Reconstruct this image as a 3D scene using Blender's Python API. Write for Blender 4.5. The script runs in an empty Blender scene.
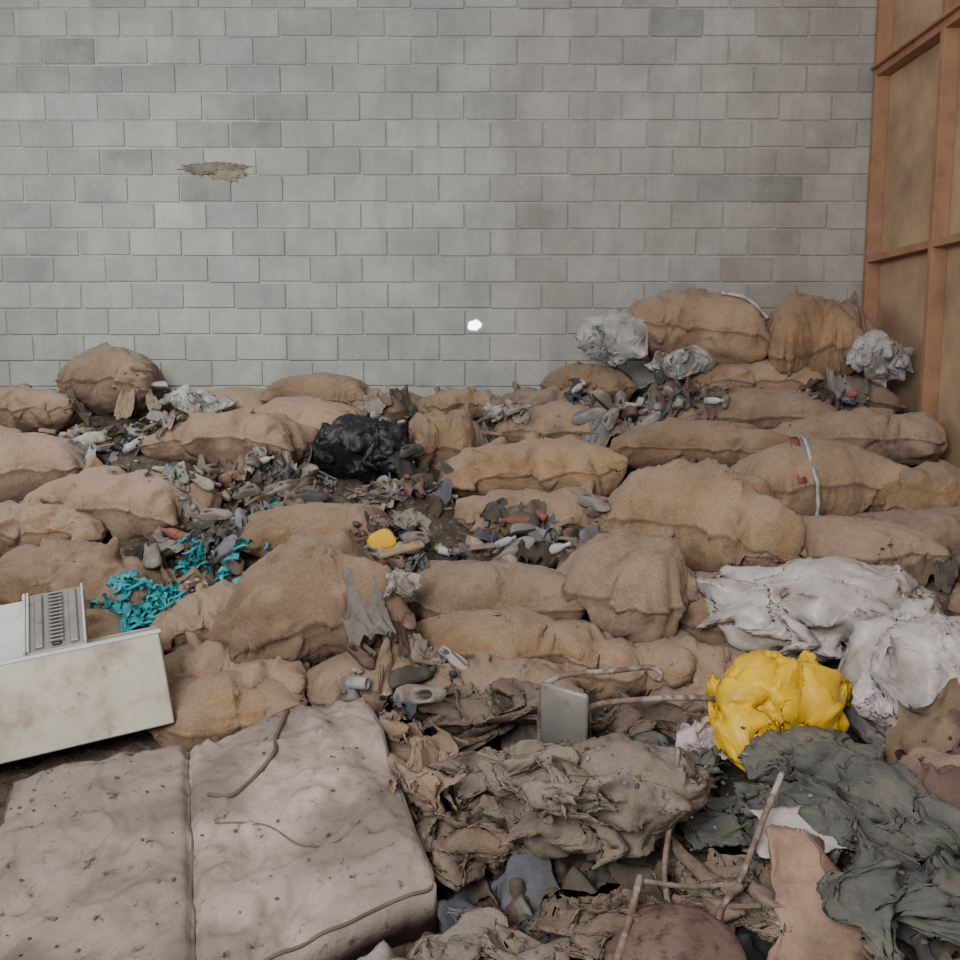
import bpy, numpy as np, math, random, time
from mathutils import Vector
random.seed(7); R=np.random.RandomState(11); sc=bpy.context.scene; T0=time.time()
# ---------------------------------------------------------------- noise
_perm=np.random.RandomState(3).permutation(256); _perm=np.concatenate([_perm,_perm,_perm])
_g=np.random.RandomState(5).normal(size=(256,3)); _g/=np.linalg.norm(_g,axis=1)[:,None]
def perlin(p):
    p=np.asarray(p,float); i=np.floor(p).astype(int); f=p-i; i&=255
    u=f*f*f*(f*(f*6-15)+10); out=0
    for dx in (0,1):
        for dy in (0,1):
            for dz in (0,1):
                h=_perm[_perm[_perm[(i[:,0]+dx)&255]+((i[:,1]+dy)&255)]+((i[:,2]+dz)&255)]
                d=(_g[h]*(f-np.array([dx,dy,dz]))).sum(1)
                w=(u[:,0] if dx else 1-u[:,0])*(u[:,1] if dy else 1-u[:,1])*(u[:,2] if dz else 1-u[:,2])
                out=out+w*d
    return out*1.5
def fbm(p,o=3):
    a=1;s=0
    for k in range(o): s=s+a*perlin(p*2**k+k*17.3); a*=.5
    return s
def ridge(p,o=2):
    a=1;s=0
    for k in range(o): s=s+a*(1-np.abs(perlin(p*2**k+k*9.1))*2.6); a*=.5
    return s
def sstep(a,b,x):
    t=np.clip((x-a)/(b-a),0,1); return t*t*(3-2*t)
# ---------------------------------------------------------------- meshes
_cs={}
def cubesphere(n):
    if n in _cs: return _cs[n]
    idx={};V=[];F=[]
    def vid(a):
        k=tuple(int(round(c*1000000)) for c in a)
        if k not in idx: idx[k]=len(V);V.append(a)
        return idx[k]
    t=[math.tan((-1+2*i/n)*math.pi/4) for i in range(n+1)]
    for ax in range(3):
        for s in (-1,1):
            g=[[None]*(n+1) for _ in range(n+1)]
            for i in range(n+1):
                for j in range(n+1):
                    a=[0,0,0];a[ax]=s;a[(ax+1)%3]=t[i];a[(ax+2)%3]=t[j]
                    g[i][j]=vid(a)
            for i in range(n):
                for j in range(n):
                    q=[g[i][j],g[i+1][j],g[i+1][j+1],g[i][j+1]]
                    F.append(q if s>0 else q[::-1])
    V=np.array(V,float);V/=np.linalg.norm(V,axis=1)[:,None]
    _cs[n]=(V,np.array(F));return _cs[n]
def rotm(yaw=0,pitch=0,roll=0):
    cy,sy=math.cos(yaw),math.sin(yaw);cp,sp=math.cos(pitch),math.sin(pitch);cr,sr=math.cos(roll),math.sin(roll)
    return np.array([[cy,-sy,0],[sy,cy,0],[0,0,1]])@np.array([[cp,0,-sp],[0,1,0],[sp,0,cp]])@np.array([[1,0,0],[0,cr,-sr],[0,sr,cr]])
class MB:
    def __init__(s): s.v=[];s.f=[];s.m=[];s.c=[];s.n=0
    def add(s,V,F,mat=0,col=(1,1,1)):
        V=np.asarray(V,float)
        for f in F: s.f.append([int(k)+s.n for k in f])
        s.m+= [mat]*len(F); s.v.append(V); s.n+=len(V)
        c=np.ones((len(V),4)); c[:,:3]=col; s.c.append(c)
    def box(s,c,size,M=None,mat=0,col=(1,1,1),bev=.004):
        h=np.array(size,float)/2; b=min(bev,h.min()*.6)
        V=[];ix={}
        for sx in (-1,1):
            for sy in (-1,1):
                for sz in (-1,1):
                    for a in range(3):
                        p=np.array([sx,sy,sz])*h; q=p-np.array([sx,sy,sz])*b; q[a]=p[a]
                        ix[(sx,sy,sz,a)]=len(V);V.append(q)
        F=[]
        for a in range(3):
            b1,b2=(a+1)%3,(a+2)%3
            for sg in (-1,1):
                q=[]
                for (u,w) in ((-1,-1),(1,-1),(1,1),(-1,1)):
                    k=[0,0,0];k[a]=sg;k[b1]=u;k[b2]=w;q.append(ix[(*k,a)])
                F.append(q if sg>0 else q[::-1])
            for u in (-1,1):
                for w in (-1,1):
                    k0=[0,0,0];k1=[0,0,0];k0[a]=-1;k1[a]=1
                    for k in (k0,k1): k[b1]=u;k[b2]=w
                    q=[ix[(*k0,b1)],ix[(*k1,b1)],ix[(*k1,b2)],ix[(*k0,b2)]]
                    F.append(q if u*w<0 else q[::-1])
        for sx in (-1,1):
            for sy in (-1,1):
                for sz in (-1,1):
                    q=[ix[(sx,sy,sz,a)] for a in range(3)]
                    F.append(q if sx*sy*sz>0 else q[::-1])
        V=np.array(V)
        if M is not None: V=V@np.asarray(M).T
        s.add(V+np.array(c,float),F,mat,col)
    def tube(s,pts,r,mat=0,col=(1,1,1),seg=10,sub=8):
        P=[Vector(p) for p in pts]
        rr=r if hasattr(r,'__len__') else [r]*len(P)
        Q=[];RR=[]
        for i in range(len(P)-1):
            p0=P[max(i-1,0)];p1=P[i];p2=P[i+1];p3=P[min(i+2,len(P)-1)]
            for k in range(sub):
                t=k/sub
                Q.append(.5*((2*p1)+(p2-p0)*t+(2*p0-5*p1+4*p2-p3)*t*t+(-p0+3*p1-3*p2+p3)*t**3)); RR.append(rr[i]*(1-t)+rr[i+1]*t)
        Q.append(P[-1]);RR.append(rr[-1])
        V=[];n=None
        for i,q in enumerate(Q):
            T=(Q[min(i+1,len(Q)-1)]-Q[max(i-1,0)]).normalized()
            if n is None: n=T.orthogonal().normalized()
            n=(n-T*n.dot(T)).normalized();b=T.cross(n)
            for k in range(seg):
                a=2*math.pi*k/seg; V.append(q+(n*math.cos(a)+b*math.sin(a))*RR[i])
        V=np.array([tuple(v) for v in V])
        F=[]
        m=len(Q)
        for i in range(m-1):
            for k in range(seg): F.append([i*seg+k,i*seg+(k+1)%seg,(i+1)*seg+(k+1)%seg,(i+1)*seg+k])
        F.append(list(range(seg))[::-1]);F.append([(m-1)*seg+k for k in range(seg)])
        s.add(V,F,mat,col); return V
    def lathe(s,prof,M,c,mat=0,col=(1,1,1),seg=16):
        V=[];F=[]
        for (r,z) in prof:
            for k in range(seg):
                a=2*math.pi*k/seg;V.append((r*math.cos(a),r*math.sin(a),z))
        for i in range(len(prof)-1):
            for k in range(seg): F.append([i*seg+k,i*seg+(k+1)%seg,(i+1)*seg+(k+1)%seg,(i+1)*seg+k])
        F.append(list(range(seg))[::-1]);F.append([(len(prof)-1)*seg+k for k in range(seg)])
        s.add(np.array(V)@np.asarray(M).T+np.array(c),F,mat,col)
    def build(s,name,mats,smooth=True,solid=0,origin=None):
        V=np.concatenate(s.v); o=V.mean(0) if origin is None else np.array(origin)
        me=bpy.data.meshes.new(name); me.from_pydata((V-o).tolist(),[],s.f)
        me.polygons.foreach_set('material_index',s.m)
        me.polygons.foreach_set('use_smooth',[smooth]*len(s.f))
        ca=me.attributes.new('Col','FLOAT_COLOR','POINT'); ca.data.foreach_set('color',np.concatenate(s.c).ravel())
        for m in mats: me.materials.append(m)
        me.update()
        ob=bpy.data.objects.new(name,me); ob.location=o; bpy.context.scene.collection.objects.link(ob)
        if solid:
            md=ob.modifiers.new('Thickness','SOLIDIFY');md.thickness=solid;md.offset=-1
        return ob
# ---------------------------------------------------------------- cloth simulation helper
def sim(V,F,frames,press=None,mass=.3,grav=0.,shrink=0.,tens=15,bend=.5,scale=4,selfc=False):
    """inflate / crumple a sheet with Blender's cloth solver; returns the settled vertices"""
    V=np.asarray(V,float)
    me=bpy.data.meshes.new('m');me.from_pydata((V*scale).tolist(),[],[tuple(int(k) for k in f) for f in F]);me.update()
    ob=bpy.data.objects.new('o',me);sc.collection.objects.link(ob)
    m=ob.modifiers.new('c','CLOTH');s=m.settings;s.quality=6;s.mass=mass
    s.tension_stiffness=tens;s.compression_stiffness=tens;s.shear_stiffness=5;s.bending_stiffness=bend
    s.effector_weights.gravity=grav;s.shrink_min=shrink
    if press is not None: s.use_pressure=True;s.uniform_pressure_force=press
    m.collision_settings.use_collision=False;m.collision_settings.distance_min=.02
    m.collision_settings.use_self_collision=selfc
    m.point_cache.frame_start=1;m.point_cache.frame_end=frames+1
    for f in range(1,frames+1): sc.frame_set(f)
    e=ob.evaluated_get(bpy.context.evaluated_depsgraph_get()).to_mesh()
    P=np.zeros(len(e.vertices)*3);e.vertices.foreach_get('co',P);P=P.reshape(-1,3)/scale
    bpy.data.objects.remove(ob)
    sc.frame_set(1)
    if not np.isfinite(P).all() or len(P)!=len(V) or np.abs(P-V).max()>5: P=V
    return P
def pillow(nx,ny,L,W,th,seed,rnd=.12,wav=.02,jit=.0025):
    rs=np.random.RandomState(seed);idx={};V=[];F=[];E=[]
    def g(i,j,s):
        e=(i in(0,nx) or j in (0,ny)); k=(i,j,0 if e else s)
        if k not in idx:
            u=i/nx*2-1;v=j/ny*2-1
            x=u*L/2*(1-rnd*v**4);y=v*W/2*(1-rnd*1.4*u**4)
            z=0 if e else s*th*(1-u**4)*(1-v**4)
            idx[k]=len(V);V.append((x,y,z));E.append(e)
        return idx[k]
    for s in (-1,1):
        for i in range(nx):
            for j in range(ny):
                q=[g(i,j,s),g(i+1,j,s),g(i+1,j+1,s),g(i,j+1,s)];F.append(q if s>0 else q[::-1])
    V=np.array(V);o=np.array([seed*3.1,seed*1.7,0])
    V[:,2]+=wav*fbm(V*np.array([5,5,0])+o,2)
    V[:,0]+=wav*perlin(V*4+o+9);V[:,1]+=wav*perlin(V*4+o+29)
    return V+rs.normal(size=V.shape)*jit,np.array(F),np.array(E)
def norm_box(P):
    a,b=P.min(0),P.max(0);return (P-(a+b)/2)/((b-a)/2)
PS=[];PB=[];PR=[]
for k,(L,W,pr,shr,bd,wv) in enumerate([(.98,.60,6,-.22,.35,.06),(.92,.66,4,-.26,.25,.11),(1.0,.55,5,-.22,.35,.13),(.85,.70,4,-.28,.25,.12),(.95,.62,3,-.28,.22,.14),(.9,.62,7,-.20,.35,.08)]):
    V,F,E=pillow(78,54,L,W,.06,k+1,wav=wv);PS.append((norm_box(sim(V,F,24,press=pr,shrink=shr,bend=bd)),F,E))
for k,(sh,bd,pr,wv) in enumerate([(-.34,.15,2.2,.13),(-.36,.25,2.0,.15),(-.34,.15,1.8,.15),(-.42,.9,1.2,.20),(-.46,.7,.5,.24),(-.46,1.2,.5,.26),(-.5,.6,.3,.22)]):
    V,F,E=pillow(84,66,.8,.66,.07,20+k,rnd=.2,wav=wv,jit=.004);PB.append((norm_box(sim(V,F,22,press=pr,mass=.1,shrink=sh,bend=bd,tens=12)),F,E*0))
def grid(nx,ny,w,d,seed,rag=.12,rounder=.25,wav=.05):
    u,v=np.meshgrid(np.linspace(-1,1,nx+1),np.linspace(-1,1,ny+1),indexing='ij');u=u.ravel();v=v.ravel()
    k=1-rounder*(u*v)**2
    q=np.stack([u*1.5,v*1.5,0*u+seed*7.7],1)
    x=u*w/2*k*(1+rag*fbm(q,3));y=v*d/2*k*(1+rag*fbm(q+50,3))
    rs=np.random.RandomState(seed)
    z=wav*fbm(np.stack([x*4,y*4,0*x+seed],1),2)+rs.normal(size=len(x))*.002
    F=[(i*(ny+1)+j,(i+1)*(ny+1)+j,(i+1)*(ny+1)+j+1,i*(ny+1)+j+1) for i in range(nx) for j in range(ny)]
    return np.stack([x,y,z],1),np.array(F)
for k in range(6):
    V,F=grid(30,26,.7,.55,40+k,rag=.25,rounder=.5,wav=.22);P=sim(V,F,22,shrink=-.45,bend=.5,selfc=True);P=P-P.mean(0);PR.append((P/np.abs(P[:,:2]).max(),F))
print('protos',time.time()-T0,flush=True)
# ---------------------------------------------------------------- materials
def mat(name,c1,c2,scale=3,rough=.9,bump=.3,bscale=60,attr=False,rnd=0,spec=.25,metal=0,c3=None,s3=8,t3=(.55,.68),weave=0,dust=None,sheen=0,bdist=.004,detail=6,c4=None,s4=40,t4=(.66,.7),grain=0,streak=None):
    m=bpy.data.materials.new(name);m.use_nodes=True;nt=m.node_tree;N=nt.nodes;L=nt.links
    b=N['Principled BSDF']; b.inputs['Roughness'].default_value=rough;b.inputs['Metallic'].default_value=metal
    b.inputs['Specular IOR Level'].default_value=spec
    if sheen: b.inputs['Sheen Weight'].default_value=sheen
    tc=N.new('ShaderNodeTexCoord'); co=tc.outputs['Object']
    def noise(sc,det=6,off=0,rg=.6,st=(1,1,1)):
        n=N.new('ShaderNodeTexNoise');n.inputs['Scale'].default_value=sc;n.inputs['Detail'].default_value=det;n.inputs['Roughness'].default_value=rg
        mp=N.new('ShaderNodeMapping');mp.inputs['Location'].default_value=(off,off*1.3,off*.7);mp.inputs['Scale'].default_value=st
        L.new(co,mp.inputs['Vector']);L.new(mp.outputs[0],n.inputs['Vector']);return n.outputs['Fac']
    def ramp(f,a,bb):
        r=N.new('ShaderNodeMapRange');r.inputs['From Min'].default_value=a;r.inputs['From Max'].default_value=bb;L.new(f,r.inputs['Value']);return r.outputs[0]
    def mix(f,a,bb,mode='MIX'):
        x=N.new('ShaderNodeMix');x.data_type='RGBA';x.blend_type=mode
        if hasattr(f,'is_output') : L.new(f,x.inputs[0])
        else: x.inputs[0].default_value=f
        for s,v in ((6,a),(7,bb)):
            if hasattr(v,'is_output'): L.new(v,x.inputs[s])
            else: x.inputs[s].default_value=(*v,1)
        return x.outputs[2]
    col=mix(ramp(noise(scale,detail),.35,.65),c1,c2)
    if rnd:
        oi=N.new('ShaderNodeObjectInfo')
        hs=N.new('ShaderNodeHueSaturation');L.new(col,hs.inputs['Color'])
        mr=N.new('ShaderNodeMapRange');mr.inputs['To Min'].default_value=1-rnd;mr.inputs['To Max'].default_value=1+rnd;L.new(oi.outputs['Random'],mr.inputs['Value']);L.new(mr.outputs[0],hs.inputs['Value'])
        m2=N.new('ShaderNodeMath');m2.operation='MULTIPLY';m2.inputs[1].default_value=7.3;L.new(oi.outputs['Random'],m2.inputs[0]);m3=N.new('ShaderNodeMath');m3.operation='FRACT';L.new(m2.outputs[0],m3.inputs[0])
        mr2=N.new('ShaderNodeMapRange');mr2.inputs['To Min'].default_value=.82;mr2.inputs['To Max'].default_value=1.08;L.new(m3.outputs[0],mr2.inputs['Value']);L.new(mr2.outputs[0],hs.inputs['Saturation'])
        col=hs.outputs[0]
    if attr:
        at=N.new('ShaderNodeAttribute');at.attribute_name='Col'; col=mix(1.0,col,at.outputs['Color'],'MULTIPLY')
    if c3: col=mix(ramp(noise(s3,8,5,.7),t3[0],t3[1]),col,c3)
    if c4: col=mix(ramp(noise(s4,8,8,.75),t4[0],t4[1]),col,c4)
    if streak: col=mix(ramp(noise(1.6,8,21,.65,(3.2,3.2,.45)),.48,.90),col,streak)
    if dust:
        g=N.new('ShaderNodeNewGeometry');sx=N.new('ShaderNodeSeparateXYZ');L.new(g.outputs['Normal'],sx.inputs[0])
        mm=N.new('ShaderNodeMath');mm.operation='MULTIPLY';L.new(ramp(sx.outputs[2],.3,1.1),mm.inputs[0]);L.new(ramp(noise(6,6,9),.3,.7),mm.inputs[1])
        col=mix(mm.outputs[0],col,dust)
    if grain:
        gr=N.new('ShaderNodeMapRange');gr.inputs['From Min'].default_value=.3;gr.inputs['From Max'].default_value=.7;gr.inputs['To Min'].default_value=1-grain;gr.inputs['To Max'].default_value=1+grain*.6
        L.new(noise(110,4,3,.8),gr.inputs['Value']);col=mix(1.0,col,gr.outputs[0],'MULTIPLY')
    L.new(col,b.inputs['Base Color'])
    bp=N.new('ShaderNodeBump');bp.inputs['Strength'].default_value=bump;bp.inputs['Distance'].default_value=bdist
    h=noise(bscale,4,2)
    if weave:
        ws=[]
        for d in ('X','Y','Z'):
            w=N.new('ShaderNodeTexWave');w.bands_direction=d;w.inputs['Scale'].default_value=weave;w.inputs['Distortion'].default_value=1.5;w.inputs['Detail Scale'].default_value=2;L.new(co,w.inputs['Vector']);ws.append(w.outputs['Fac'])
        a=N.new('ShaderNodeMath');a.operation='MAXIMUM';L.new(ws[0],a.inputs[0]);L.new(ws[1],a.inputs[1])
        a2=N.new('ShaderNodeMath');a2.operation='MULTIPLY_ADD';L.new(a.outputs[0],a2.inputs[0]);a2.inputs[1].default_value=.25;L.new(h,a2.inputs[2]);h=a2.outputs[0]
    L.new(h,bp.inputs['Height']);L.new(bp.outputs[0],b.inputs['Normal'])
    return m
M_burlap=mat('burlap',(.225,.142,.084),(.300,.196,.122),2.5,.95,.8,32,rnd=.28,c3=(.125,.082,.054),s3=3.2,t3=(.50,.76),weave=55,dust=(.36,.258,.178),sheen=.1,bdist=.007,c4=(.075,.053,.04),s4=10,t4=(.62,.76),grain=.34,attr=True)
M_burlap2=mat('old_burlap_dark',(.120,.086,.060),(.190,.137,.096),5,.95,.8,50,rnd=.25,c3=(.06,.045,.033),s3=5,weave=55,dust=(.25,.195,.148),bdist=.006,grain=.3)
M_wplastic=mat('dirty_white_plastic',(.52,.48,.465),(.37,.335,.32),4,.42,.3,35,c3=(.20,.155,.12),s3=7,t3=(.44,.74),spec=.45,dust=(.43,.38,.35),bdist=.004,grain=.1)
M_gplastic=mat('grey_plastic',(.38,.365,.35),(.26,.25,.24),4,.38,.3,35,c3=(.17,.14,.115),s3=7,t3=(.46,.74),spec=.5,bdist=.004)
M_yplastic=mat('yellow_plastic',(.74,.46,.015),(.58,.34,.015),4,.42,.3,30,spec=.4,c3=(.33,.21,.05),s3=7,t3=(.58,.8),bdist=.004)
M_bplastic=mat('black_plastic',(.010,.010,.012),(.022,.022,.024),4,.45,.3,35,spec=.35,bdist=.004)
M_soil=mat('rubbish_soil',(.05,.036,.028),(.11,.085,.063),9,.95,1,40,c3=(.17,.145,.12),s3=22,t3=(.56,.66),bdist=.02)
M_rag=mat('rag_cloth',(1,1,1),(.6,.58,.55),6,.95,.6,70,attr=True,c3=(.09,.068,.05),s3=9,t3=(.50,.75),grain=.2)
M_item=mat('rubbish_items',(1,1,1),(.7,.68,.64),14,.7,.3,60,attr=True,c3=(.13,.10,.075),s3=14,t3=(.50,.70))
M_turq=mat('turquoise_plastic',(.02,.36,.38),(.02,.23,.27),12,.4,.2,50,spec=.5,c3=(.1,.1,.08),s3=12,t3=(.60,.75))
M_canvas=mat('khaki_canvas',(.150,.122,.094),(.215,.177,.138),4,.95,.7,60,c3=(.07,.055,.043),s3=4,t3=(.48,.70),weave=55,dust=(.26,.218,.175),grain=.25)
M_dcloth=mat('dark_grey_cloth',(.075,.077,.071),(.125,.12,.107),5,.9,.5,60,c3=(.18,.15,.12),s3=6,t3=(.50,.74),grain=.2)
M_matt=mat('faded_mattress_ticking',(.42,.335,.295),(.33,.265,.23),2.2,.9,.6,60,c3=(.17,.132,.105),s3=4.2,t3=(.48,.70),bdist=.004,attr=True,c4=(.045,.034,.027),s4=14,t4=(.58,.68),grain=.15)
M_pipe=mat('dark_piping',(.085,.065,.055),(.15,.115,.09),8)
M_cream=mat('cream_enamel',(.48,.445,.355),(.40,.37,.295),5,.45,.15,40,spec=.4,c3=(.24,.185,.13),s3=6,t3=(.50,.72),c4=(.1,.075,.05),s4=18,t4=(.60,.70))
M_white=mat('white_enamel',(.58,.575,.55),(.48,.475,.46),5,.4,.1,40,spec=.4,c3=(.33,.28,.24),s3=9,t3=(.55,.75))
M_grey=mat('grey_metal',(.20,.185,.17),(.27,.25,.23),8,.5,.3,60,spec=.5,metal=.3,c3=(.12,.085,.06),s3=9)
M_rust=mat('rusty_steel',(.12,.08,.06),(.24,.175,.14),20,.8,.6,90,metal=.2,c3=(.35,.32,.28),s3=16,t3=(.50,.60))
M_rustseat=mat('rusted_red_seat',(.11,.065,.052),(.17,.112,.09),9,.8,.5,60,c3=(.42,.38,.34),s3=6,t3=(.66,.72),c4=(.05,.035,.028),s4=16,t4=(.50,.62))
M_board=mat('hardboard_panel',(.47,.315,.20),(.37,.245,.155),2.2,.8,.25,60,c3=(.22,.145,.10),s3=2.5,t3=(.44,.8))
M_timber=mat('timber_frame',(.36,.20,.12),(.28,.152,.09),4,.8,.3,60,c3=(.15,.09,.06),s3=4,t3=(.5,.8))
M_salmon=mat('salmon_hardboard',(.34,.215,.155),(.26,.165,.12),4,.85,.3,50,c3=(.15,.10,.075),s3=5,t3=(.48,.7),grain=.15)
M_floor=mat('concrete_floor',(.2,.17,.15),(.3,.27,.24),3,.95,.5,30)
WASH=(.46,.455,.415);ST=(.25,.240,.215);SK=(.245,.235,.212)
M_block=mat('painted_concrete_block',(1,1,1),(.80,.80,.80),3.0,.95,.7,55,attr=True,c3=WASH,s3=1.3,t3=(.36,.80),bdist=.006,c4=ST,s4=2.2,t4=(.46,.82),grain=.16,streak=SK)
M_mortar=mat('pale_mortar',(.42,.41,.38),(.35,.34,.31),5,.95,.6,60,c3=WASH,s3=1.3,t3=(.36,.80),bdist=.006,c4=ST,s4=2.2,t4=(.46,.82),grain=.16,streak=SK)
M_plaster=mat('rough_plaster',(.4,.39,.36),(.33,.32,.3),2,.95,.5,30)
M_day=bpy.data.materials.new('daylight');M_day.use_nodes=True
_b=M_day.node_tree.nodes['Principled BSDF'];_b.inputs['Emission Color'].default_value=(1,1,1,1);_b.inputs['Emission Strength'].default_value=6
# ---------------------------------------------------------------- room
XR=2.82; XL=-4.2; YB=7.1
mb=MB(); mb.box(((XR+XL)/2,YB+.11,2.5),(XR-XL+.3,.2,5.0),mat=1,bev=.002)
BH=.1885;BW=.372
for r in range(27):
    x=XL-(BW/2 if r%2 else 0); z0=r*BH
    while x<XR:
        x0=max(x,XL);x1=min(x+BW,XR)
        if x1-x0>.05:
            cx=(x0+x1)/2;cz=z0+BH/2
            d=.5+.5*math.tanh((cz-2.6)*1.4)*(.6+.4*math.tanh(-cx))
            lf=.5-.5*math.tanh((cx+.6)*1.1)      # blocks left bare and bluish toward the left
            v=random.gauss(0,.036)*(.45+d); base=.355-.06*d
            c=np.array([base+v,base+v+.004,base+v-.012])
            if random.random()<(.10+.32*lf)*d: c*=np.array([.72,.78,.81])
            if cx>0.2: c*=np.array([.98,.935,.91])  # browner blocks to the right, with light falloff painted into their colour
            if cx>1.9: c*=np.array([.95,.89,.85])  # painted falloff deepens toward the right corner
            g=.004+random.random()*.004
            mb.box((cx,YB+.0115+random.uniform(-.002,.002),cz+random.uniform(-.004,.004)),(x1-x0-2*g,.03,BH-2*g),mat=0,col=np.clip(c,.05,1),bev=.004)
        x+=BW
wall=mb.build('wall_back',[M_block,M_mortar],smooth=False)
mb=MB(); mb.box((XL-.1,3,2.5),(.2,8.4,5.0));mb.build('wall_left',[M_plaster],smooth=False)
mb=MB(); mb.box(((XR+XL)/2,3,-.05),(XR-XL+.4,8.4,.1));mb.build('floor',[M_floor],smooth=False)
mb=MB()
mb.box((XR+.06,3.9,2.5),(.02,6.4,5.0),mat=0)
for y in (7.05,6.05,5.1,4.1,3.1,2.1,1.1): mb.box((XR,y,2.5),(.10,.055,5.0),mat=1,bev=.003)
for z in (.9,2.42,3.70,4.7): mb.box((XR-.004,3.95,z),(.09,6.2,.05),mat=1,bev=.003)
mb.box((XR-.02,3.95,3.73),(.13,6.2,.02),mat=1)
wr=mb.build('wall_right',[M_board,M_timber],smooth=False)
mb=MB();V=[(0,0,0)];n=18
for k in range(n):
    a=2*math.pi*k/n;r=.040*(1+.14*math.sin(2*a+1)+.08*math.cos(5*a)); V.append((r*math.cos(a)*1.1,0,r*math.sin(a)))
mb.add(np.array(V)+np.array([-.04,YB-.010,1.955]),[[0,(k%n)+1,((k+1)%n)+1][::-1] for k in range(n)])
mb.build('hole_in_wall',[M_day],smooth=False)
V,F=cubesphere(18)
mb=MB()
for (cx,cz,a,b,cc,sd) in ((-1.90,3.07,.21,.028,(.20,.17,.145),3),(-1.80,3.02,.11,.045,(.25,.215,.185),8),(-1.98,3.05,.10,.03,(.17,.145,.12),14)):
    P=V*np.array([a,.004,b]);P=P*(1+.6*fbm(V*3+sd,3))[:,None];mb.add(P+np.array([cx,YB-.003,cz]),F,col=cc)
mb.build('crumbling_mortar_patch',[M_item])
# ---------------------------------------------------------------- heap
GX0,GY0,GS=XL+.03,1.0,.03
NXg=int((XR-.07-GX0)/GS)+1; NYg=int((YB-.03-GY0)/GS)+1
TY=[1.0,1.6,2.1,2.5,3.1,3.4,3.7,4.0,4.4,5.0,5.8,6.7,7.1]
TZ=[.01,.10,.16,.19,.23,.27,.36,.50,.68,.85,1.04,1.30,1.36]
REG=[(-1.30,5.15,.40,.45,1.3),(.2,4.55,.42,.18,1.0),(.97,6.25,.42,.30,1.0),(-2.35,5.95,.45,.22,.8),(-.42,5.2,.3,.25,.5),(.50,5.88,.6,.13,.5),
     (-1.35,4.5,.2,.3,.5),(-.4,4.35,.2,.3,.5),(-2.2,6.3,.5,.2,.4),(-.45,6.25,.5,.22,.4),(1.3,5.32,.5,.08,.1),(2.3,5.42,.5,.08,.15),(1.2,6.05,.4,.15,.5),(-.3,3.5,.25,.3,.4),(2.3,6.1,.3,.12,.25),
     (-2.0,5.5,.5,.10,.3),(-.9,5.35,.5,.12,.3),(-2.6,4.65,.4,.08,.12),(2.2,4.3,.4,.12,.15)]
def base(x,y):
    z=np.interp(y,TY,TZ)
    z=z+.30*np.exp(-((x-1.9)/.9)**2-((y-6.95)/.45)**2)+.10*np.exp(-((x+2.6)/.6)**2-((y-6.9)/.4)**2)
    z=z+.08*np.exp(-((x-.42)/.28)**2-((y-2.75)/.16)**2)+.05*np.exp(-((x-.05)/.2)**2-((y-3.1)/.2)**2)+.05*np.exp(-((x-1.05)/.3)**2-((y-3.2)/.2)**2)
    for (a,b,c,d,w) in REG: z=z+.055*np.exp(-((x-a)/c)**2-((y-b)/d)**2)
    return z
gx=GX0+np.arange(NXg)*GS; gy=GY0+np.arange(NYg)*GS
X,Y=np.meshgrid(gx,gy,indexing='ij')
pp=np.stack([X.ravel(),Y.ravel(),0*X.ravel()],1)
edge=sstep(1.0,1.5,Y.ravel())
Hm=(base(pp[:,0],pp[:,1])+edge*(.035*fbm(pp*3,3)+.03*ridge(pp*7,2)-.02)).reshape(X.shape)
Hm=np.maximum(Hm,.005)
mb=MB();V=np.stack([X.ravel(),Y.ravel(),Hm.ravel()],1)
F=[(i*NYg+j,(i+1)*NYg+j,(i+1)*NYg+j+1,i*NYg+j+1) for i in range(NXg-1) for j in range(NYg-1)]
mb.add(V,F);mb.build('rubbish_heap',[M_soil])
def hat(x,y,Hx=None):
    Hx=Hm if Hx is None else Hx
    i=np.clip(((np.asarray(x)-GX0)/GS),0,NXg-1.001);j=np.clip(((np.asarray(y)-GY0)/GS),0,NYg-1.001)
    i0=i.astype(int);j0=j.astype(int);a=i-i0;b=j-j0
    return Hx[i0,j0]*(1-a)*(1-b)+Hx[i0+1,j0]*a*(1-b)+Hx[i0,j0+1]*(1-a)*b+Hx[i0+1,j0+1]*a*b
def stamp(V):
    i=np.round((V[:,0]-GX0)/GS).astype(int);j=np.round((V[:,1]-GY0)/GS).astype(int)
    k=(i>=0)&(i<NXg)&(j>=0)&(j<NYg)
    np.maximum.at(Hm,(i[k],j[k]),V[k,2])
def blur(H,n=2):
    H=H.copy()
    for _ in range(n):
        P=np.pad(H,1,mode='edge');H=(P[:-2,1:-1]+P[2:,1:-1]+P[1:-1,:-2]+P[1:-1,2:]+P[1:-1,1:-1]*2)/6
    return H
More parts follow.
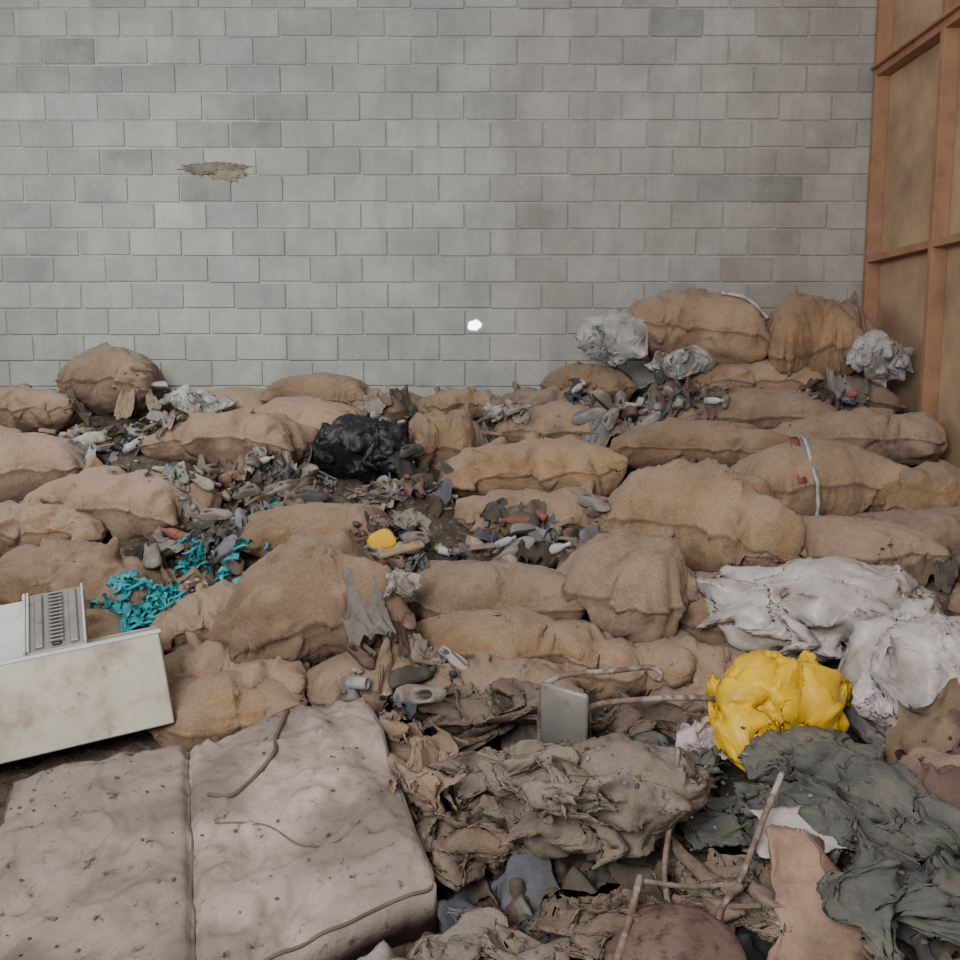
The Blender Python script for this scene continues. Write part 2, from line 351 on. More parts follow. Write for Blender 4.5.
def sack(name,x,y,z,L,W,H,yaw=0,pitch=0,roll=0,seed=0,m=M_burlap,kind='pillow',wr=1.0,lump=1.0,proto=None,into=None,lim=.12):
    yaw,pitch,roll=[math.radians(a) for a in (yaw,pitch,roll)]
    lib=PB if kind=='bag' else PS
    pk,F,E=lib[(seed*5+seed//3)%len(lib)] if proto is None else lib[proto]
    p=pk.copy(); rs=np.random.RandomState(seed*31+7); seed=seed*13.7+5
    if rs.rand()<.5: p[:,0]*=-1;p[:,1]*=-1
    if rs.rand()<.5: p[:,1]*=-1;F=F[:,::-1]
    t=np.abs(p[:,0])
    bend=rs.uniform(-.22,.1); p[:,2]+=bend*(t**2)-bend*.4
    p[:,1]+=rs.uniform(-.18,.18)*(t**2)
    fat=rs.uniform(-.16,.16); p[:,1]*=1+fat*p[:,0]; p[:,2]*=1+fat*.8*p[:,0]
    P=p*np.array([L/2,W/2,H/2])
    dn=p/np.array([L,W,H])**.7;dn/=np.linalg.norm(dn,axis=1)[:,None]+1e-9
    q=P+seed
    if kind!='bag':
        wq=q+.06*np.stack([perlin(q*5),perlin(q*5+9),perlin(q*5+19)],1)
        ang=rs.uniform(-.6,.6);ra=rotm(ang)
        disp=lump*(.024*perlin(q*3.0)+.006*perlin(q*8))
        r1=ridge((wq@ra)*np.array([3.2,13,12]),1);r2=ridge((wq@ra.T)*np.array([8,22,20])+5,1)
        msk=sstep(-.25,.35,perlin(q*2.6+70))
        disp+=wr*(.010*np.maximum(r1-.25,0)*1.4*msk+.006*np.maximum(r2-.2,0)*(1-.5*msk)+.0018*fbm(q*45,2))
        # creases radiating from the sewn ends and corners
        disp+=wr*.009*np.sin(p[:,1]*16+3*perlin(q*4))*sstep(.6,.95,t)
        disp+=.012*E
    else: disp=lump*(.030*perlin(q*4))+.004*wr*(ridge(q*9,2)-.6)
    P=P+dn*disp[:,None]
    if kind=='neck':
        rr=np.sqrt((p[:,1])**2+(p[:,2])**2); f=np.exp(-(rr/.30)**2)*(p[:,0]>0.3); th=np.arctan2(p[:,2],p[:,1])
        P[:,0]+=L*.13*f
        c=sstep(1.0,.4,rr)*(p[:,0]>.3); P[:,1:]*=(1+.10*c*np.sin(th*11+2*perlin(q*5)))[:,None]
    P=P@rotm(yaw,pitch,roll).T
    c=np.array([x,y,z]); Wd=P+c
    B=hat(Wd[:,0],Wd[:,1])-.015
    low=(P[:,2]<H*.05)
    Wd[low,2]=np.maximum(Wd[low,2],np.minimum(B[low],z+H*lim))
    Wd[:,1]=np.minimum(Wd[:,1],YB-.03);Wd[:,0]=np.clip(Wd[:,0],XL+.02,XR-.06)
    Wd[:,2]=np.maximum(Wd[:,2],.01)
    colr=np.ones((len(Wd),3));colr[E>0]*=.50
    if into is not None: into.add(Wd,F);stamp(Wd);return
    mb=MB();mb.add(Wd,F,0,colr);ob=mb.build(name,[m],origin=c)
    stamp(Wd);return ob
S=[
(-1.0,3.62,.34,.62,.5,.30,8,0,0,'p'),
(.02,3.65,.42,.74,.5,.27,-4,4,0,'p'),
(.96,3.80,.39,.6,.5,.3,5,0,0,'p'),
(1.35,4.25,.55,.7,.5,.3,-10,0,0,'p'),
(.66,3.90,.47,.66,.5,.28,-6,0,0,'p'),
(-1.0,3.86,.45,.66,.5,.30,-5,-4,0,'p'),
(.12,3.95,.53,.84,.5,.25,3,-3,0,'p'),
(-.45,3.75,.42,.5,.4,.25,30,0,0,'p'),
(.95,4.25,.60,.65,.5,.30,0,0,0,'p'),
(.04,4.22,.665,.82,.5,.29,-5,0,0,'p'),
(-1.20,4.10,.61,.46,.4,.26,20,10,0,'p'),
(-1.80,4.10,.50,.8,.5,.3,0,0,0,'p'),
(-2.5,4.15,.55,.8,.5,.3,0,0,0,'p'),
(-1.88,4.36,.70,.88,.5,.38,-6,0,0,'p'),
(-.72,3.98,.69,.68,.56,.58,12,14,0,'n2'),
(.62,4.12,.70,.62,.52,.48,-50,0,0,'p'),
(-.80,4.62,.87,.70,.45,.27,8,0,0,'p'),
(1.70,4.60,.79,.95,.5,.32,-4,0,0,'p'),
(2.25,4.70,.82,.75,.5,.32,5,0,0,'p'),
(2.45,4.2,.62,.7,.5,.32,5,0,0,'p'),
(-2.27,4.82,.86,.70,.5,.32,6,0,0,'p'),
(1.06,4.66,.90,.94,.58,.54,-14,-8,0,'p'),
(.37,4.98,.915,.9,.5,.28,8,0,0,'p'),
(-1.89,5.02,.97,.92,.55,.40,-10,-4,0,'p'),
(2.38,5.0,.98,.7,.5,.34,0,0,0,'p'),
(1.80,5.12,1.03,.96,.55,.44,6,0,0,'p'),
(-2.66,5.42,1.07,.78,.5,.38,15,8,0,'p'),
(-3.3,5.0,.9,.8,.5,.36,0,0,0,'p'),
(-3.2,5.9,1.15,.8,.5,.34,10,0,0,'p'),
(.31,5.42,1.10,1.0,.5,.38,8,3,0,'p'),
(1.30,5.70,1.17,1.04,.5,.32,-3,0,0,'p'),
(-.21,5.88,1.21,.55,.5,.40,20,0,0,'p'),
(-1.56,5.90,1.22,1.0,.5,.36,-6,0,0,'p'),
(2.28,5.85,1.22,1.04,.5,.34,4,0,0,'p'),
(1.73,6.18,1.35,1.05,.5,.30,8,0,0,'p'),
(.55,6.2,1.27,.85,.5,.28,-8,0,0,'p'),
(-1.15,6.25,1.30,.76,.45,.28,-10,0,0,'p'),
(-3.04,6.40,1.37,.78,.5,.34,0,0,0,'p'),
(-3.7,6.2,1.3,.8,.5,.34,10,0,0,'p'),
(2.42,6.42,1.44,.66,.5,.28,0,0,0,'p'),
(.42,6.55,1.40,.72,.45,.28,-6,0,0,'p'),
(-.14,6.68,1.39,.66,.45,.26,0,0,0,'p'),
(-.65,6.62,1.37,.65,.45,.24,8,0,0,'p'),
(-1.10,6.65,1.45,.74,.45,.28,-6,0,0,'p'),
(-1.75,6.7,1.36,.75,.45,.26,0,0,0,'p'),
(.78,6.78,1.50,.66,.45,.32,0,0,0,'p'),
(1.80,6.50,1.56,.95,.5,.30,-4,0,0,'p'),
(-2.50,6.62,1.54,.68,.5,.46,-8,-6,0,'q'),
(1.50,6.70,1.90,1.0,.6,.58,-10,-10,0,'n'),
(2.20,6.50,1.77,.62,.5,.66,0,4,0,'q'),
(2.52,6.83,1.88,.5,.4,.5,0,0,0,'p'),
(1.50,2.85,.34,.42,.4,.26,60,0,0,'p'),
(1.72,3.0,.30,.5,.5,.3,0,0,0,'p'),
(1.50,2.35,.20,.5,.5,.3,20,0,0,'p'),
]
for i,s in enumerate(S):
    k={'p':'pillow','n':'neck','n2':'neck','q':'pillow'}[s[9]]
    g=1.06 if s[1]<6.2 else 1.0
    sack('burlap_sack',s[0],s[1],s[2],s[3]*g,s[4]*1.15,s[5]*(1.16 if k=='pillow' else 1.04),yaw=s[6]+(180 if s[9]=='n2' else 0)+random.uniform(-6,6),pitch=s[7] if s[9]!='n2' else -s[7],roll=s[8]+random.uniform(-8,8),seed=i+1,kind=k,proto=3 if k=='neck' else (5 if s[9]=='q' else None))
sack('white_plastic_sack',1.42,3.92,.68,1.04,.62,.50,-8,0,0,61,M_wplastic,'bag',1,1.0,proto=3)
sack('white_plastic_sack',1.64,3.42,.54,.66,.62,.60,60,0,0,62,M_wplastic,'bag',1,1.0,proto=1)
sack('plastic_bag',.95,6.66,1.84,.62,.45,.46,0,0,0,63,M_gplastic,'bag',1,1.4,proto=3)
sack('plastic_bag',1.30,6.36,1.68,.48,.35,.30,0,0,0,64,M_gplastic,'bag',1,1.4,proto=4)
sack('plastic_bag',2.56,6.25,1.70,.44,.35,.38,0,0,0,65,M_gplastic,'bag',1,1.2,proto=3)
sack('plastic_bag',-1.85,6.45,1.43,.56,.35,.24,-10,0,0,66,M_gplastic,'bag',1,1.4,proto=4)
sack('black_bin_bag',-.70,5.60,1.19,.66,.42,.46,-6,8,0,67,M_bplastic,'bag',1,1.0,proto=3)
# ---------------------------------------------------------------- foreground crumpled cloth
HB=blur(Hm,4)
rag=MB();items=MB();shoes=MB();turq=MB();wood=MB()
PAL=[(.30,.27,.25),(.24,.20,.16),(.16,.12,.09),(.11,.095,.085),(.2,.2,.21),(.36,.32,.28),(.19,.12,.10),(.14,.15,.18),(.26,.19,.13),(.08,.065,.06),(.34,.31,.29),(.07,.07,.075)]
SHP=[(.32,.30,.28),(.23,.21,.2),(.10,.095,.09),(.36,.32,.28),(.16,.12,.1),(.20,.20,.22),(.42,.39,.36),(.17,.11,.09)]
EXC=[(1.42,3.92,.42),(1.64,3.42,.36),(.95,6.66,.30),(1.30,6.36,.2),(2.56,6.25,.22),(-1.85,6.45,.22),(-.70,5.62,.32),(1.03,3.28,.27),(2.22,6.5,.28),(1.5,6.7,.42),(-2.52,6.62,.32),(-.42,4.95,.16),
     (.31,5.40,.26),(.05,5.42,.2),(.6,5.42,.2),(1.06,4.66,.42),(-.72,3.98,.3),(.62,4.12,.25),(-1.89,5.02,.26),(-2.1,5.05,.25),(-.21,5.85,.22),(.0,4.2,.18),(1.8,5.1,.35)]
def okp(x,y): return all((x-a)**2+(y-b)**2>r*r for a,b,r in EXC)
def inr(cx,cy,rx,ry):
    for _ in range(60):
        a,b=R.uniform(-1,1,2)
        if a*a+b*b<1 and okp(cx+a*rx,cy+b*ry): break
    return cx+a*rx,cy+b*ry
def clampv(V):
    V[:,0]=np.clip(V[:,0],XL+.03,XR-.07);V[:,1]=np.minimum(V[:,1],YB-.04);V[:,2]=np.maximum(V[:,2],.01);return V
def put_rag(x,y,s,col,st=False,up=.16):
    P,F=PR[R.randint(len(PR))]
    P=P*np.array([s,s*R.uniform(.6,1),s*R.uniform(.9,1.5)])
    P=P@rotm(R.rand()*6.28,R.normal()*.25,R.normal()*.25).T
    zz=hat(P[:,0]+x,P[:,1]+y,HB)
    V=P+np.array([x,y,s*up]);V[:,2]+=.6*zz+.4*float(hat(x,y,HB))
    V=clampv(V);rag.add(V,F,0,np.array(col)*R.uniform(.6,1.1))
    if st: stamp(V)
def pal(P): return P[R.randint(len(P))]
for _ in range(120):
    x,y=R.uniform(-.2,1.75),R.uniform(1.7,3.5)
    if okp(x,y): put_rag(x,y,R.uniform(.10,.26),pal(PAL),True,.05)
def crump(name,x,y,L,W,H,yaw,m,seed,proto,dz=.02,pitch=0,lump=.8):
    z=float(hat(x,y,blur(Hm,6)))+H*.22+dz
    return sack(name,x,y,z,L,W,H,yaw,pitch,0,seed,m,'bag',1,lump,proto=proto,lim=.30)
crump('dark_cloth',1.20,2.35,.75,.6,.20,30,M_dcloth,81,4)
crump('dark_cloth',.62,3.10,.5,.34,.16,5,M_dcloth,82,5)
crump('dark_cloth',.85,2.78,.5,.45,.16,50,M_dcloth,83,6)
crump('torn_burlap',.02,3.38,.72,.42,.22,10,M_burlap2,84,5)
crump('torn_burlap',.52,3.45,.62,.34,.20,-5,M_burlap2,85,4)
crump('torn_burlap',.00,2.70,.52,.52,.18,20,M_burlap2,86,6)
crump('torn_burlap',.72,2.45,.5,.4,.16,-30,M_burlap2,92,5)
crump('torn_burlap',-.22,3.06,.80,.30,.24,-72,M_burlap,87,5,dz=.04)
crump('canvas_sheet',.16,2.98,.66,.30,.20,16,M_canvas,88,6,dz=.02)
crump('canvas_sheet',.38,2.68,.74,.50,.34,16,M_canvas,89,3,dz=.03)
crump('canvas_sheet',.18,2.50,.42,.30,.18,-30,M_canvas,93,5)
crump('pale_rag',.02,2.20,.50,.36,.14,0,M_canvas,90,5)
crump('pale_rag',.36,2.30,.44,.26,.12,20,M_burlap2,91,6)
# ---------------------------------------------------------------- small rubbish
HB0=blur(Hm,3)
def lh(x,y,cap=.09): return min(float(hat(x,y)),float(hat(x,y,HB0))+cap)
def put_shoe(x,y,col,sc=1.):
    d,F=cubesphere(9);p=d/np.maximum(np.abs(d).max(1),1e-6)[:,None]*.35+d*.65
    X0=p[:,0]
    hgt=np.interp(X0,[-1,-.2,.3,1],[1.0,.85,.5,.28])
    z=np.where(p[:,2]>0,p[:,2]*hgt,p[:,2]*.25)
    hole=np.exp(-((X0+.5)/.28)**2-(p[:,1]/.4)**2)*(p[:,2]>.3);z-=hole*.65
    yy=p[:,1]*np.interp(X0,[-1,-.2,.5,1],[.75,.72,1,.7])
    P=np.stack([X0*.13,yy*.052,z*.09],1)*sc
    P=P@rotm(R.rand()*6.28,R.normal()*.35,R.normal()*.7).T
    V=clampv(P+np.array([x,y,lh(x,y)+.025*sc]))
    cc=np.tile(np.array(col)*R.uniform(.7,1.15),(len(V),1));cc[p[:,2]<-.1]=(.30,.28,.25) if R.rand()<.5 else (.06,.05,.05);cc[hole>.3]*=.3
    shoes.add(V,F,0,cc);stamp(V)
def put_bottle(x,y,col,sc=1.):
    pr=[(.001,0),(.03,0),(.033,.01),(.033,.11),(.03,.135),(.014,.165),(.012,.19),(.015,.192),(.015,.21),(.001,.21)]
    if R.rand()<.5: pr=[(.001,0),(.03,0),(.034,.008),(.034,.10),(.031,.112),(.028,.112),(.026,.106),(.001,.106)]
    Mx=rotm(R.rand()*6.28,0,0)@rotm(0,math.radians(R.uniform(60,100)),0)
    items.lathe([(a*sc,b*sc) for a,b in pr],Mx,(x,y,lh(x,y)+.03*sc),0,np.array(col)*R.uniform(.8,1.1),14)
def put_lump(x,y,s,col,st=False):
    d,F=cubesphere(5);P=d*np.array([s,s*R.uniform(.5,.9),s*R.uniform(.3,.6)]);P=P+d*(s*.35*perlin(d*1.6+R.rand()*50))[:,None]
    P=P@rotm(R.rand()*6,R.normal()*.4,0).T;V=clampv(P+np.array([x,y,lh(x,y)+s*.2]));items.add(V,F,0,np.array(col)*R.uniform(.6,1.15))
    if st: stamp(V)
def put_stick(x,y,l,w,col,yaw=None):
    Mx=rotm(R.rand()*6.28 if yaw is None else yaw,R.normal()*.18,R.rand()*3)
    wood.box((x,y,lh(x,y)+.015),(l,w,w*R.uniform(.2,.7)),Mx,0,np.array(col)*R.uniform(.7,1.1),bev=.003)
def put_turq(x,y):
    s=R.uniform(.025,.05);z=float(hat(x,y))+.01
    t=R.rand()*6.28;k=R.uniform(2.5,5)
    pts=[(x+s*math.cos(t+a),y+s*math.sin(t+a),z+.012*math.sin(2*a+t)) for a in np.linspace(0,k,6)]
    turq.tube(pts,[.003,.006,.007,.007,.006,.003],seg=6,sub=3)
    n=5;u,v=np.meshgrid(np.linspace(-1,1,n),np.linspace(-1,1,n),indexing='ij');u=u.ravel();v=v.ravel()
    P=np.stack([u*.03,v*.018,.015*(1-u*u)+.008*R.normal(size=len(u))],1)@rotm(R.rand()*6,R.normal()*.5,R.normal()*.5).T+np.array([x+R.normal()*.02,y+R.normal()*.02,z+.012])
    turq.add(P,[(i*n+j,(i+1)*n+j,(i+1)*n+j+1,i*n+j+1) for i in range(n-1) for j in range(n-1)])
HB=blur(Hm,3)
for (cx,cy,rx,ry,w) in REG:
    for _ in range(int(14*w)): x,y=inr(cx,cy,rx,ry);put_rag(x,y,R.uniform(.07,.17),pal(PAL),R.rand()<.3,.08)
for (cx,cy,rx,ry,w) in REG:
    for _ in range(int(36*w)): x,y=inr(cx,cy,rx,ry);put_lump(x,y,R.uniform(.012,.03),pal(PAL),R.rand()<.4)
    for _ in range(int(18*w)): x,y=inr(cx,cy,rx,ry);put_shoe(x,y,pal(SHP),R.uniform(.55,.95))
    for _ in range(int(70*w)): x,y=inr(cx,cy,rx,ry);put_lump(x,y,R.uniform(.005,.014),pal(PAL))
    for _ in range(int(5*w)): x,y=inr(cx,cy,rx,ry);put_bottle(x,y,pal([(.42,.42,.42),(.28,.1,.08),(.35,.31,.27),(.5,.5,.52),(.3,.3,.3)]),R.uniform(.5,.85))
    for _ in range(int(10*w)): x,y=inr(cx,cy,rx,ry);put_stick(x,y,R.uniform(.08,.25),R.uniform(.006,.025),(.26,.19,.13))
HB=np.minimum(blur(Hm,3),HB0+.08)
for (cx,cy,rx,ry,w) in REG:
    for _ in range(int(13*w)): x,y=inr(cx,cy,rx,ry);put_rag(x,y,R.uniform(.05,.13),pal(PAL),False,.22)
def crumpr(name,x,y,L,W,H,yaw,col,seed,proto):
    mb=MB();z=float(hat(x,y,blur(Hm,4)))+H*.2
    sack('',x,y,z,L,W,H,yaw,0,0,seed,None,'bag',1,.6,proto=proto,into=mb,lim=.3)
    for c in mb.c: c[:,:3]=col
    mb.build(name,[M_rag])
crumpr('grey_rag',-.42,4.92,.34,.36,.16,20,(.34,.31,.265),94,4)
crumpr('grey_rag',-.55,5.15,.36,.22,.12,-20,(.28,.25,.21),95,5)
crumpr('brown_rag',-.95,4.98,.32,.24,.12,0,(.2,.145,.11),96,6)
crumpr('white_rag',.16,6.08,.36,.26,.20,-30,(.46,.42,.39),97,5)
crumpr('white_rag',-.33,3.80,.26,.12,.14,70,(.46,.41,.38),98,4)
crumpr('pale_pink_rag',.80,3.20,.26,.24,.16,0,(.56,.46,.46),99,6)
print('cloth',time.time()-T0,flush=True)
sack('yellow_plastic_bag',1.04,3.27,.50,.60,.46,.42,35,14,0,68,M_yplastic,'bag',.6,1.6,proto=3)
mb=MB()
sack('',1.08,2.98,.42,.50,.34,.26,0,-6,0,71,None,'bag',.6,.8,proto=3,into=mb)
sack('',1.24,2.72,.40,.56,.30,.24,-72,-8,0,72,None,'bag',.6,.8,proto=3,into=mb)
sack('',1.03,2.70,.34,.50,.26,.22,-60,-8,0,73,None,'bag',.6,.8,proto=1,into=mb)
mb.build('dark_trousers',[M_dcloth])
# ---------------------------------------------------------------- folded mattress
A=np.array([-1.53,3.0,.36]);B=np.array([-.42,3.36,.53]);C=np.array([-.12,2.42,.34]);D=np.array([-1.25,1.85,.15])
nu,nv=130,110;th=.13
u,v=np.meshgrid(np.linspace(0,1,nu),np.linspace(0,1,nv),indexing='ij');u=u.ravel();v=v.ravel()
P=(A*((1-u)*(1-v))[:,None]+B*(u*(1-v))[:,None]+C*(u*v)[:,None]+D*((1-u)*v)[:,None])
e=np.minimum.reduce([u,1-u,v,1-v]);q=np.stack([u*1.2,v*1.1,0*u],1)
sm=.47+.03*v;ub=np.abs(u-sm)
top=P.copy()
top[:,0]+=.02*fbm(np.stack([v*2,u*2,0*u],1),2)*(1-sstep(0,.1,e));top[:,1]+=.03*fbm(np.stack([u*2.5,v*2,0*u+9],1),2)*(1-sstep(0,.1,e))
top[:,2]+=.012-.03*np.exp(-e/.03)-.03*np.exp(-(ub/.012)**2)+.040*fbm(q*2.2+3,3)-.05*sstep(.5,0,u)*v+.012*ridge(q*np.array([9,6,1])*.7+perlin(q*5)[:,None]*.6,2)+.005*fbm(q*25,2)
top[:,2]+=.03*np.exp(-((u-.75)/.15)**2-((v-.3)/.2)**2)
top[:,2]-=.004*np.exp(-((((u*9+v*3)%1)-.5)/.12)**2)*(u>.5)
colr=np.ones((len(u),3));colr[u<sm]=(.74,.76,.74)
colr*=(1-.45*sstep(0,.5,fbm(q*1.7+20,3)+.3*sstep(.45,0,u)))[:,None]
mb=MB()
F=[(i*nv+j,i*nv+j+1,(i+1)*nv+j+1,(i+1)*nv+j) for i in range(nu-1) for j in range(nv-1)]
mb.add(top,F,0,colr)
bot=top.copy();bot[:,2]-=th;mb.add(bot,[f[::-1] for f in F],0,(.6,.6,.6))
loop=[i*nv for i in range(nu)]+[(nu-1)*nv+j for j in range(1,nv)]+[i*nv+nv-1 for i in range(nu-2,-1,-1)]+[j for j in range(nv-2,0,-1)]
N0=nu*nv
sideF=[(loop[k],loop[(k+1)%len(loop)],N0+loop[(k+1)%len(loop)],N0+loop[k]) for k in range(len(loop))]
mb.f+= [list(f) for f in sideF]; mb.m+=[0]*len(sideF)
lp=top[loop+[loop[0]]]
mb.tube([tuple(p) for p in lp[::6]],.005,1,seg=6,sub=3)
sl=[tuple(top[int(round((.47+.03*j/(nv-1))*(nu-1)))*nv+j]+np.array([0,0,.004])) for j in range(0,nv,6)]
mb.tube(sl,.0035,1,seg=6,sub=3)
mb.build('folded_mattress',[M_matt,M_pipe]);stamp(top)
def on_m(uu,vv,dz=.010):
    i=int(np.clip(uu,0,1)*(nu-1));j=int(np.clip(vv,0,1)*(nv-1));p=top[i*nv+j];return (p[0],p[1],p[2]+dz)
mb=MB();mb.tube([on_m(.76,.04),on_m(.72,.2),on_m(.70,.32),on_m(.60,.42),on_m(.53,.38)],.007,seg=6)
mb.build('leather_strap',[M_pipe])
mb=MB();mb.tube([on_m(.55,.50,.004),on_m(.66,.56,.004),on_m(.74,.68,.004),on_m(.82,.74,.004),on_m(.88,.70,.004)],.0025,seg=6)
mb.build('twine',[M_pipe])
HB0=blur(Hm,1)
for _ in range(90):
    a,b=R.rand()**1.8,R.rand();p=on_m(a*.95,b*.9,0);put_lump(p[0],p[1],R.uniform(.002,.007),(.12,.1,.08))
# ---------------------------------------------------------------- broken cooker
M=rotm(math.radians(20),math.radians(7),math.radians(-12))
c=np.array([-1.56,3.40,.50]); mb=MB()
def lb(p,s,m,rot=None,bev=.004):
    p=np.array(p,float);Mx=M if rot is None else M@rot
    mb.box(c+M@p,s,Mx,m,bev=bev)
lb((0,-.16,0),(.78,.02,.34),0)
lb((.38,.0,0),(.02,.32,.34),0); lb((-.38,0,0),(.02,.32,.34),0)
lb((0,.16,0),(.78,.02,.34),0); lb((0,0,-.16),(.78,.32,.02),0)
lb((0,-.145,.168),(.80,.06,.015),1)
lb((.2,0,.162),(.38,.30,.012),0)
lb((-.12,0,.10),(.48,.28,.012),1)
T=rotm(0,0,math.radians(40))
tc=np.array([.04,.06,.26])
lb(tc,(.20,.32,.05),2,T)
for k in range(3):
    q=T@np.array([-.06+k*.06,0,.03]); lb(tc+q,(.030,.29,.014),2 if k!=1 else 3,T)
for k in (-1,1):
    q=T@np.array([.097*k,0,.03]); lb(tc+q,(.008,.32,.02),1,T,bev=.002)
for k in range(14):
    q=T@np.array([0.0,-.13+k*.02,.038]); lb(tc+q,(.05,.006,.012),2,T,bev=.001)
lb(tc+T@np.array([-.17,0,-.01]),(.13,.32,.03),1,T)
for sx in (-.235,-.11): lb(tc+T@np.array([sx,0,.015]),(.012,.32,.05),1,T)
lb((-.32,.04,.22),(.09,.28,.02),1)
lb((-.34,-.18,-.10),(.07,.03,.06),2)
mb.build('broken_cooker',[M_cream,M_white,M_grey,M_bplastic],smooth=False);stamp(np.concatenate(mb.v))
# ---------------------------------------------------------------- metal chair (upturned) and rusty stool
mb=MB()
pc=np.array([.285,3.12,.50]);Mx=rotm(math.radians(-28),math.radians(-6),math.radians(14))
mb.box(pc,(.17,.022,.30),Mx,0,bev=.01)
mb.tube([(.22,3.16,.63),(.30,3.20,.65),(.46,3.24,.65),(.60,3.28,.65),(.64,3.27,.63),(.625,3.25,.61)],.010,1,seg=10)
mb.tube([(.34,3.10,.50),(.36,3.12,.55),(.42,3.14,.57),(.58,3.18,.57),(.74,3.22,.56),(.84,3.26,.54)],.010,1,seg=10)
mb.tube([(.22,3.18,.62),(.21,3.24,.48),(.22,3.32,.30)],.010,1)
mb.tube([(.36,3.12,.55),(.38,3.20,.43),(.42,3.28,.28)],.010,1)
mb.build('metal_chair',[M_grey,M_rust])
mb=MB()
Ms=rotm(0,math.radians(6),math.radians(14))
prof=[(.0,-.03),(.15,-.03),(.172,-.02),(.178,0),(.172,.018),(.15,.03),(.10,.042),(.05,.048),(.001,.05)]
mb.lathe(prof,Ms,(.47,2.16,.28),1,seg=40)
mb.tube([(.50,2.30,.28),(.50,2.44,.34),(.53,2.54,.43),(.56,2.62,.53),(.585,2.70,.60)],.008,0)
mb.tube([(.56,2.16,.29),(.62,2.32,.31),(.70,2.42,.35),(.80,2.56,.45),(.88,2.66,.54)],.009,0)
mb.tube([(.32,2.12,.29),(.37,2.24,.33),(.42,2.36,.39)],.010,0)
mb.tube([(.42,2.36,.38),(.56,2.38,.35),(.70,2.42,.34)],.007,0)
mb.box((.67,2.39,.34),(.05,.04,.02),rotm(.4,.2,0),0)
mb.build('rusty_stool',[M_rust,M_rustseat])
mb=MB()
def sheet(mb,pts,matn=0,n=20,amp=.01,seed=0,col=(1,1,1),rag=.04):
    a,b,cc,d=[np.array(p,float) for p in pts]
    u,v=np.meshgrid(np.linspace(0,1,n),np.linspace(0,1,n),indexing='ij');u=u.ravel();v=v.ravel()
    P=a*((1-u)*(1-v))[:,None]+b*(u*(1-v))[:,None]+cc*(u*v)[:,None]+d*((1-u)*v)[:,None]
    nn=np.cross(b-a,d-a);nn/=np.linalg.norm(nn)
    P=P+nn*(amp*fbm(P*6+seed,2))[:,None]
    ed=np.clip(1-np.minimum.reduce([u,1-u,v,1-v])/.12,0,1)
    P+=rag*np.stack([perlin(P*14+seed),perlin(P*14+seed+9),0*u],1)*ed[:,None]
    P+= (np.random.RandomState(seed).normal(size=P.shape))*.0015
    F=[(i*n+j,(i+1)*n+j,(i+1)*n+j+1,i*n+j+1) for i in range(n-1) for j in range(n-1)]
    mb.add(P,F,matn,col)
sheet(mb,[(.68,2.08,.24),(.98,2.12,.24),(.90,2.52,.44),(.82,2.54,.45)],amp=.05)
sheet(mb,[(.98,2.12,.24),(1.12,2.3,.18),(1.0,2.6,.32),(.90,2.52,.44)],amp=.03)
mb.build('broken_hardboard',[M_salmon],solid=.012)
mb=MB();sheet(mb,[(.78,2.50,.36),(1.03,2.56,.37),(1.03,2.66,.42),(.80,2.66,.43)],amp=.02)
mb.build('paper_sheet',[M_wplastic],solid=.004)
# ---------------------------------------------------------------- surface litter
for _ in range(170):
    x,y=R.uniform(-.1,1.7),R.uniform(1.9,3.6)
    if okp(x,y): put_lump(x,y,R.uniform(.003,.011),pal(PAL))
for _ in range(14):
    x,y=R.uniform(-.1,1.6),R.uniform(1.9,3.4)
    if okp(x,y): put_stick(x,y,R.uniform(.06,.2),R.uniform(.005,.014),(.22,.16,.11))
for _ in range(160):
    x,y=R.uniform(-3.2,2.6),R.uniform(3.6,6.8)
    if okp(x,y): put_lump(x,y,R.uniform(.003,.009),pal(PAL))
for cx,cy,rx,ry,n in ((-1.46,4.08,.15,.13,60),(-1.35,4.45,.07,.12,14),(-1.08,4.35,.12,.05,8),(-1.15,5.0,.12,.1,3)):
    for _ in range(n): put_turq(*inr(cx,cy,rx,ry))
rag.build('crumpled_rags',[M_rag]);items.build('scattered_litter',[M_item]);shoes.build('old_shoes',[M_item]);wood.build('wood_offcuts',[M_item],smooth=False);turq.build('turquoise_plastic_scraps',[M_turq])
mb=MB();d,F=cubesphere(12);p=np.sign(d)*np.abs(d)**.7
P=np.stack([p[:,0]*.07,p[:,1]*.05*(1+.2*p[:,0]),p[:,2]*.018],1)@rotm(.6,.2,.8).T
mb.add(P+np.array([-.46,4.38,float(hat(-.46,4.38))+.04]),F);mb.build('yellow_sponge',[M_yplastic])
mb=MB();mb.box((-.36,4.30,float(hat(-.36,4.30))+.03),(.22,.05,.018),rotm(.5,.15,.3),0,(.4,.29,.18));mb.build('broken_plank',[M_item],smooth=False)
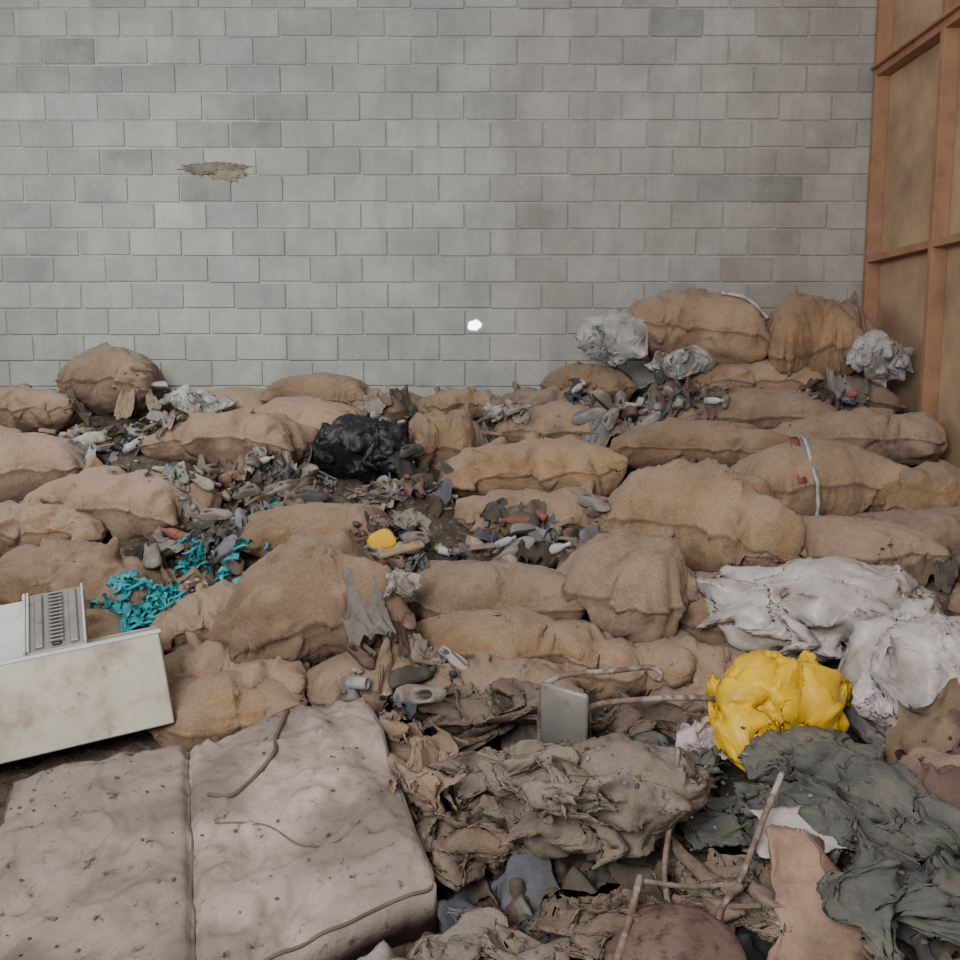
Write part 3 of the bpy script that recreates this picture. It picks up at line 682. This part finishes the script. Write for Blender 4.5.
def ribbon(name,pts,w,m,col):
    mb=MB();V=[];F=[]
    for i,p in enumerate(pts):
        V+= [(p[0]-w/2,p[1],p[2]),(p[0]+w/2,p[1]+.01,p[2]+.004)]
        if i: F.append((2*i-2,2*i-1,2*i+1,2*i))
    mb.add(V,F,0,col);return mb.build(name,[m],solid=.002)
def surf(x,y,dz=.012): return (x,y,float(hat(x,y))+dz)
ribbon('white_ribbon',[surf(1.72,5.1),surf(1.70,5.0),surf(1.69,4.93),(1.70,4.78,1.10),(1.69,4.73,.99),(1.67,4.71,.89)],.022,M_item,(.40,.47,.48))
ribbon('red_ribbon',[surf(1.66,5.08),surf(1.64,4.98),(1.63,4.80,1.10)],.05,M_item,(.25,.08,.07))
mb=MB();mb.tube([surf(2.12,5.35,.03),surf(2.22,5.38,.06),surf(2.34,5.36,.03),surf(2.40,5.25,.02)],.018,seg=8);mb.build('black_strap',[M_bplastic])
mb=MB();mb.tube([surf(1.62,6.55,.02),surf(1.78,6.5,.02),surf(1.9,6.42,.01)],.012,0,(.5,.46,.42),seg=8);mb.build('torn_white_strip',[M_item])
# ---------------------------------------------------------------- light, world, camera
w=bpy.data.worlds.new('World');sc.world=w;w.use_nodes=True
bg=w.node_tree.nodes['Background'];bg.inputs[0].default_value=(.93,.95,1,1);bg.inputs[1].default_value=.60
def area(name,loc,tgt,size,power,col):
    l=bpy.data.lights.new(name,'AREA');l.size=size;l.energy=power;l.color=col;o=bpy.data.objects.new(name,l);o.location=loc
    o.rotation_euler=(Vector(tgt)-Vector(loc)).to_track_quat('-Z','Y').to_euler();sc.collection.objects.link(o);return o
area('doorway_daylight',(-1.4,-1.2,3.2),(-.3,6.0,1.5),1.8,300,(1,.985,.95))
area('side_daylight',(-2.9,4.6,3.1),(-1.5,7.1,1.9),.9,52,(.95,1,.97))
area('lamp_right',(1.8,1.5,4.2),(2.2,6.5,2.0),1.0,30,(1,.92,.88))
cam=bpy.data.cameras.new('Camera');cam.lens=36;cam.sensor_width=36;co=bpy.data.objects.new('Camera',cam);sc.collection.objects.link(co)
co.location=(0,0,1.75);co.rotation_euler=(math.radians(90-7.5),0,0);sc.camera=co
print('done',time.time()-T0,flush=True)
